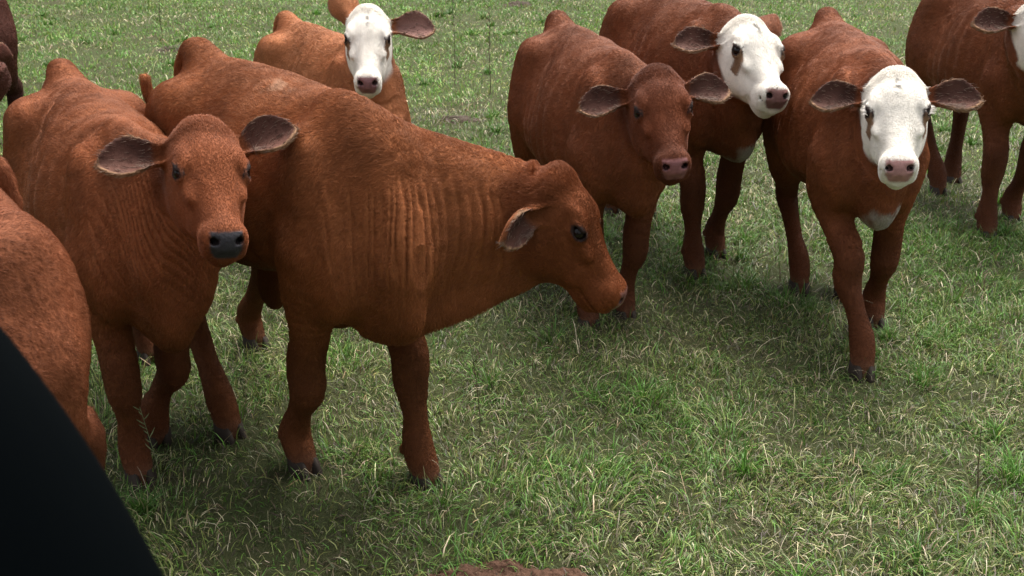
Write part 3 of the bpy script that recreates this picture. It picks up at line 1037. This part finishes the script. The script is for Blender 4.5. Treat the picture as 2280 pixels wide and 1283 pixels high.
def grass_colours(x, y, n):
    P = np.stack([x, y, np.zeros(n)], 1)
    m = fbm(P, 1.6, 61, 4)                  # lush against thatchy patches
    m2 = fbm(P, .45, 65, 3)
    fresh = np.array([.072, .162, .022]); mid = np.array([.144, .188, .044]); yel = np.array([.205, .212, .075])
    straw = np.array([.40, .345, .215]); brown = np.array([.13, .088, .05])
    dry = sstep(m * .75 + m2 * .25, .46, .64)
    r = RNG.random(n)
    col = np.where((r < .62 - .32 * dry)[:, None], fresh, np.where((r < .87 - .22 * dry)[:, None], mid, np.where((r < .93 - .10 * dry)[:, None], yel, np.where((r < .965)[:, None], straw, brown))))
    m3 = vnoise(P, .9, 67)
    col = col * (.64 + .74 * m3[:, None])
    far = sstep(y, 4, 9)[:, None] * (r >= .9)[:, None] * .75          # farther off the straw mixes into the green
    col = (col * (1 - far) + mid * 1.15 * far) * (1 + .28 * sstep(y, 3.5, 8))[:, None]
    return col * RNG.normal(1, .27, (n, 1)).clip(.4, 1.9) * RNG.normal(1, .06, (n, 3)), dry, m


def make_grass():
    obs = []
    for (n, y0, y1, p, rows) in ((380000, .75, 4.6, 1.15, 3), (360000, 4.6, 22, 1.5, 2)):
        x, y = scatter(int(n * 1.35), y0, y1, p)
        P = np.stack([x, y, np.zeros(len(x))], 1)
        keep = RNG.random(len(x)) < .34 + .80 * sstep(fbm(P, 6.5, 71, 3), .36, .60)
        # bare soil in the foreground
        ds = np.hypot((x + .01) / .215, (y - 1.668) / .105)
        bare = fbm(P, 1.15, 141, 3)
        keep &= RNG.random(len(x)) < 1 - .75 * sstep(bare, .665, .73)
        keep &= RNG.random(len(x)) < sstep(ds + (vnoise(P, 22, 3) - .5) * 1.0, .60, 1.15)
        x, y = x[keep][:n], y[keep][:n]
        n_ = len(x)
        col, dry, m = grass_colours(x, y, n_)
        tall = fbm(np.stack([x, y, np.zeros(n_)], 1), 3.2, 81, 3)
        h = RNG.gamma(4, .0094, n_) * (.55 + .95 * tall) * (1 - .25 * dry)
        wd = np.maximum(.0030, .00100 * y) * RNG.uniform(.6, 1.5, n_)
        az = RNG.random(n_) * 6.283
        # blades of a tuft fan out together
        az = np.where(RNG.random(n_) < .5, az, 6.283 * 2 * vnoise(np.stack([x, y, np.zeros(n_)], 1), 7, 91))
        lean = RNG.uniform(.25, 2.1, n_)
        obs.append(grass_blades('grass', x, y, h, wd, lean, az, RNG.normal(0, .6, n_), col, rows))
    # long dry stalks and dead blades lying across the sward
    n = 5500
    x, y = scatter(n, .8, 14, 1.35)
    P = np.stack([x, y, np.zeros(n)], 1)
    k = RNG.random(n) < .25 + .9 * sstep(fbm(P, 1.3, 101, 3), .42, .6)
    x, y = x[k], y[k]; n = len(x)
    col = np.array([.46, .40, .27]) * RNG.normal(1, .22, (n, 1)).clip(.45, 1.4) * np.where(RNG.random((n, 1)) < .3, [[.75, .80, .62]], [[1, 1, 1]])
    h = RNG.gamma(4, .017, n)
    obs.append(grass_blades('grass', x, y, h, np.maximum(.0020, .0009 * y) * RNG.uniform(.7, 1.2, n), RNG.uniform(.9, 2.3, n), RNG.random(n) * 6.283,
                            RNG.normal(0, .5, n), col, 5, gz(x, y) + RNG.random(n) * .035))
    # matted old leaves and thatch close to the soil
    n = 80000
    x, y = scatter(n, .8, 6.5, 1.15)
    col = np.array([[.085, .066, .034], [.050, .055, .020], [.135, .115, .062], [.045, .030, .018], [.060, .085, .022]])[RNG.integers(0, 5, n)] * RNG.normal(1, .25, (n, 1)).clip(.4, 1.6)
    obs.append(grass_blades('grass', x, y, RNG.gamma(5, .0085, n), np.maximum(.0030, .00105 * y) * RNG.uniform(.6, 1.4, n), RNG.uniform(1.75, 2.7, n), RNG.random(n) * 6.283,
                            RNG.normal(0, .7, n), col, 2, gz(x, y) + RNG.random(n) ** 2 * .010 + .003))
    n = 16000
    x, y = scatter(n, .8, 12, 1.25)
    P = np.stack([x, y, np.zeros(n)], 1)
    k = RNG.random(n) < .10 + .9 * sstep(fbm(P, 2.1, 111, 3), .46, .64)
    x, y = x[k], y[k]; n = len(x)
    col = np.array([.42, .36, .23]) * RNG.normal(1, .25, (n, 1)).clip(.4, 1.5) * np.where(RNG.random((n, 1)) < .3, [[.62, .48, .40]], [[1, 1, 1]])
    obs.append(grass_blades('grass', x, y, RNG.gamma(5, .0105, n), np.maximum(.0022, .00095 * y) * RNG.uniform(.7, 1.3, n), RNG.uniform(1.5, 2.6, n), RNG.random(n) * 6.283,
                            RNG.normal(0, .6, n), col, 2, gz(x, y) + RNG.random(n) ** 2 * .035 + .004))
    # lush tufts
    tx, ty = scatter(420, .95, 12, 1.2)
    cnt = RNG.integers(35, 110, len(tx))
    ti = np.repeat(np.arange(len(tx)), cnt); n = len(ti)
    rad = np.abs(RNG.normal(0, .035, n)) * np.repeat(RNG.uniform(.6, 1.6, len(tx)), cnt)
    ph = RNG.random(n) * 6.283
    x, y = tx[ti] + rad * np.cos(ph), ty[ti] + rad * np.sin(ph)
    tone = np.repeat(RNG.uniform(.75, 1.35, len(tx)), cnt)[:, None]
    col = np.array([.070, .165, .022]) * tone * RNG.normal(1, .2, (n, 1)).clip(.5, 1.6)
    col = np.where(RNG.random((n, 1)) < .10, [[.25, .24, .11]], col)
    obs.append(grass_blades('grass', x, y, RNG.gamma(8, .0072, n), np.maximum(.0034, .00105 * y) * RNG.uniform(.7, 1.3, n), RNG.uniform(.3, 1.6, n), ph + RNG.normal(0, .5, n),
                            RNG.normal(0, .5, n), col, 3))
    bpy.ops.object.select_all(action='DESELECT')
    for o in obs:
        o.select_set(True)
    bpy.context.view_layer.objects.active = obs[0]
    bpy.ops.object.join()
    tag(obs[0], 'short green pasture grass mixed with pale dry blades', 'grass', kind='stuff')


make_grass()


# ================================================================ soil mound, dung, stalks
def lump(name, cx, cy, rx, ry, h, mat, seed, rough=1.0, res=70, freq=16):
    """a crumbly heap: a noisy dome closed by a skirt under the turf"""
    g = np.linspace(-1, 1, res)
    X, Y = (a.ravel() for a in np.meshgrid(g, g, indexing='ij'))
    x, y = cx + X * rx, cy + Y * ry
    P = np.stack([x, y, np.zeros_like(x)], 1)
    r = np.hypot(X, Y) + (fbm(P, 9, seed, 2) - .5) * .5
    dome = np.clip(1 - r * r, -.35, 1)
    cl = fbm(P, freq, seed + 3, 4)
    cl2 = np.abs(fbm(P, freq * 2.6, seed + 5, 3) - .5)
    z = gz(x, y) - .004 + h * dome * (.45 + 1.1 * cl * rough) + np.where(dome > 0, (cl - .5) * .018 * rough - cl2 * .020 * rough, 0)
    V = np.stack([x + (fbm(P, freq * 2, seed + 8, 2) - .5) * .012, y + (fbm(P, freq * 2, seed + 9, 2) - .5) * .012, z], 1)
    i = (np.arange(res - 1)[:, None] * res + np.arange(res - 1)[None]).ravel()
    return link(name, mesh_np(name, V, [np.stack([i, i + res, i + res + 1, i + 1], 1)]), None, mat)


tag(lump('soil_mound', -.01, 1.668, .235, .115, .024, M_dirt, 5, 1.5, res=170, freq=24), 'crumbly bare brown soil mound breaking through the grass at the bottom edge', 'soil mound')
tag(lump('dung_pat', -.33, 6.15, .15, .09, .028, M_dung, 11), 'dark dung pat in the grass just above the wrinkled neck of the profile calf', 'dung', 'old dung pats in the grass')
tag(lump('dung_pat', -3.05, 9.2, .22, .17, .045, M_dung, 17), 'dark dung heap behind the tailhead of the profile calf', 'dung', 'old dung pats in the grass')
tag(lump('dung_pat', .07, 12.8, .22, .2, .05, M_dung, 23), 'far dung pat at the top edge between the pale calf and the dark faced calf', 'dung', 'old dung pats in the grass')


def stalk(label, x, y, h, lean, az, mat, r=.0016, heads=0, seed=0):
    g = np.random.default_rng(seed)
    t = np.linspace(0, 1, 9)
    c = np.stack([x + math.cos(az) * lean * h * t ** 1.6, y + math.sin(az) * lean * h * t ** 1.6, float(gz(np.array([x]), np.array([y]))[0]) - .01 + h * t], 1)
    c[:, :2] += np.cumsum(g.normal(0, h * .006, (9, 2)), 0)
    P, R = [c], [r * (1 - .6 * t)]
    for k in range(heads):
        f = .55 + .42 * k / max(1, heads - 1)
        b = np.array([np.interp(f, t, c[:, a]) for a in range(3)])
        a = g.random() * 6.283
        e = b + np.array([math.cos(a), math.sin(a), 1.1]) * h * g.uniform(.025, .06)
        P.append(np.stack([b, (b + e) / 2 + [0, 0, -.001], e])); R.append(np.array([r * .5, r * .9, r * .25]))
    n = 9
    P = [np.stack([np.interp(np.linspace(0, 1, n), np.linspace(0, 1, len(p)), p[:, a]) for a in range(3)], 1) for p in P]
    R = [np.interp(np.linspace(0, 1, n), np.linspace(0, 1, len(q)), q) for q in R]
    o = strip_curves('weed_stalk', P, R, None, mat)
    tag(o, label, 'weed stalk', 'weed stalks standing out of the grass')
    return o


stalk('pale green seed stalk in front of the left calf and its forelegs', -.80, 1.93, .30, .10, 2.9, M_seed, .0015, 12, 1)
stalk('dark thin stalk standing right of the profile calf and its front leg', -.085, 2.32, .26, .12, 2.6, M_stem, .0014, 4, 2)
stalk('brown stalk rising at the right edge low in the grass', 1.115, 2.02, .20, .10, 1.9, M_stem, .002, 0, 3)
stalk('tall dark weed stalk in the meadow right of the raised ear, the thicker one', -.155, 7.0, .62, .05, 1.0, M_stem, .0040, 7, 4)
stalk('tall dark weed stalk in the meadow beside a thicker one, nearer the pale calf', -.42, 7.4, .72, .04, 2.0, M_stem, .0032, 7, 5)
stalk('dark weed stalk far back in the meadow above the profile calf and its tail', -3.6, 10.4, .75, .04, 1.2, M_stem, .0045, 6, 6)


# ================================================================ the vehicle the photographer leans out of
def vehicle_edge():
    """black moulded panel edge: a long rounded bolster with a flat inner face and a rubber bead"""
    a, b2 = np.array(VE_A), np.array(VE_B)
    ax = unit(b2 - a)
    nrm = unit(np.array(VE_N) - (np.array(VE_N) @ ax) * ax)
    wd = np.cross(ax, nrm)
    if wd[0] < 0:
        wd = -wd
    # cross-section in (wd, nrm): rounded lip, outer skin falling away on both sides
    sec = [(-.42, -.10), (-.30, -.035), (-.20, -.008), (-.12, .0), (-.06, -.002), (-.025, -.010), (-.008, -.022), (0, -.040), (-.004, -.062), (-.02, -.085), (-.06, -.12), (-.15, -.17), (-.42, -.25)]
    sec = np.array(sec)
    sg = np.concatenate([[0], np.cumsum(np.linalg.norm(np.diff(sec, axis=0), axis=1))])
    _, S = catmull(sg, sec, 60)
    T = np.linspace(-2, 3, 60)
    V = []
    for t in T:
        bow = .004 * (1 - (2 * t - 1) ** 2)
        for q in S:
            V.append(a + (b2 - a) * t + wd * (q[0] + bow) + nrm * q[1])
    m = len(S)
    F = [(i * m + k, i * m + (k + 1) % m, (i + 1) * m + (k + 1) % m, (i + 1) * m + k) for i in range(len(T) - 1) for k in range(m)]
    root = bpy.data.objects.new('vehicle_panel', None)
    COL.objects.link(root)
    root.location = a
    root.empty_display_size = .1
    o = link('panel_shell', mesh_np('panel_shell', np.array(V) - a, [np.array(F)]), root, M_plas)
    P = np.array([a + (b2 - a) * t + wd * (-.21 + .004 * (1 - (2 * t - 1) ** 2)) + nrm * .0 for t in T]) - a
    strip_curves('rubber_seal', [P], [np.full(len(T), .007)], root, M_trim)
    tag(root, 'black moulded vehicle panel edge blurred in the bottom left corner', 'vehicle panel')


VE_A, VE_B, VE_N = (-.2610, .456, 1.1625), (-.1755, .409, 1.0385), (.35, -.75, .55)
vehicle_edge()

print("built in", round(time.time() - T0, 1))
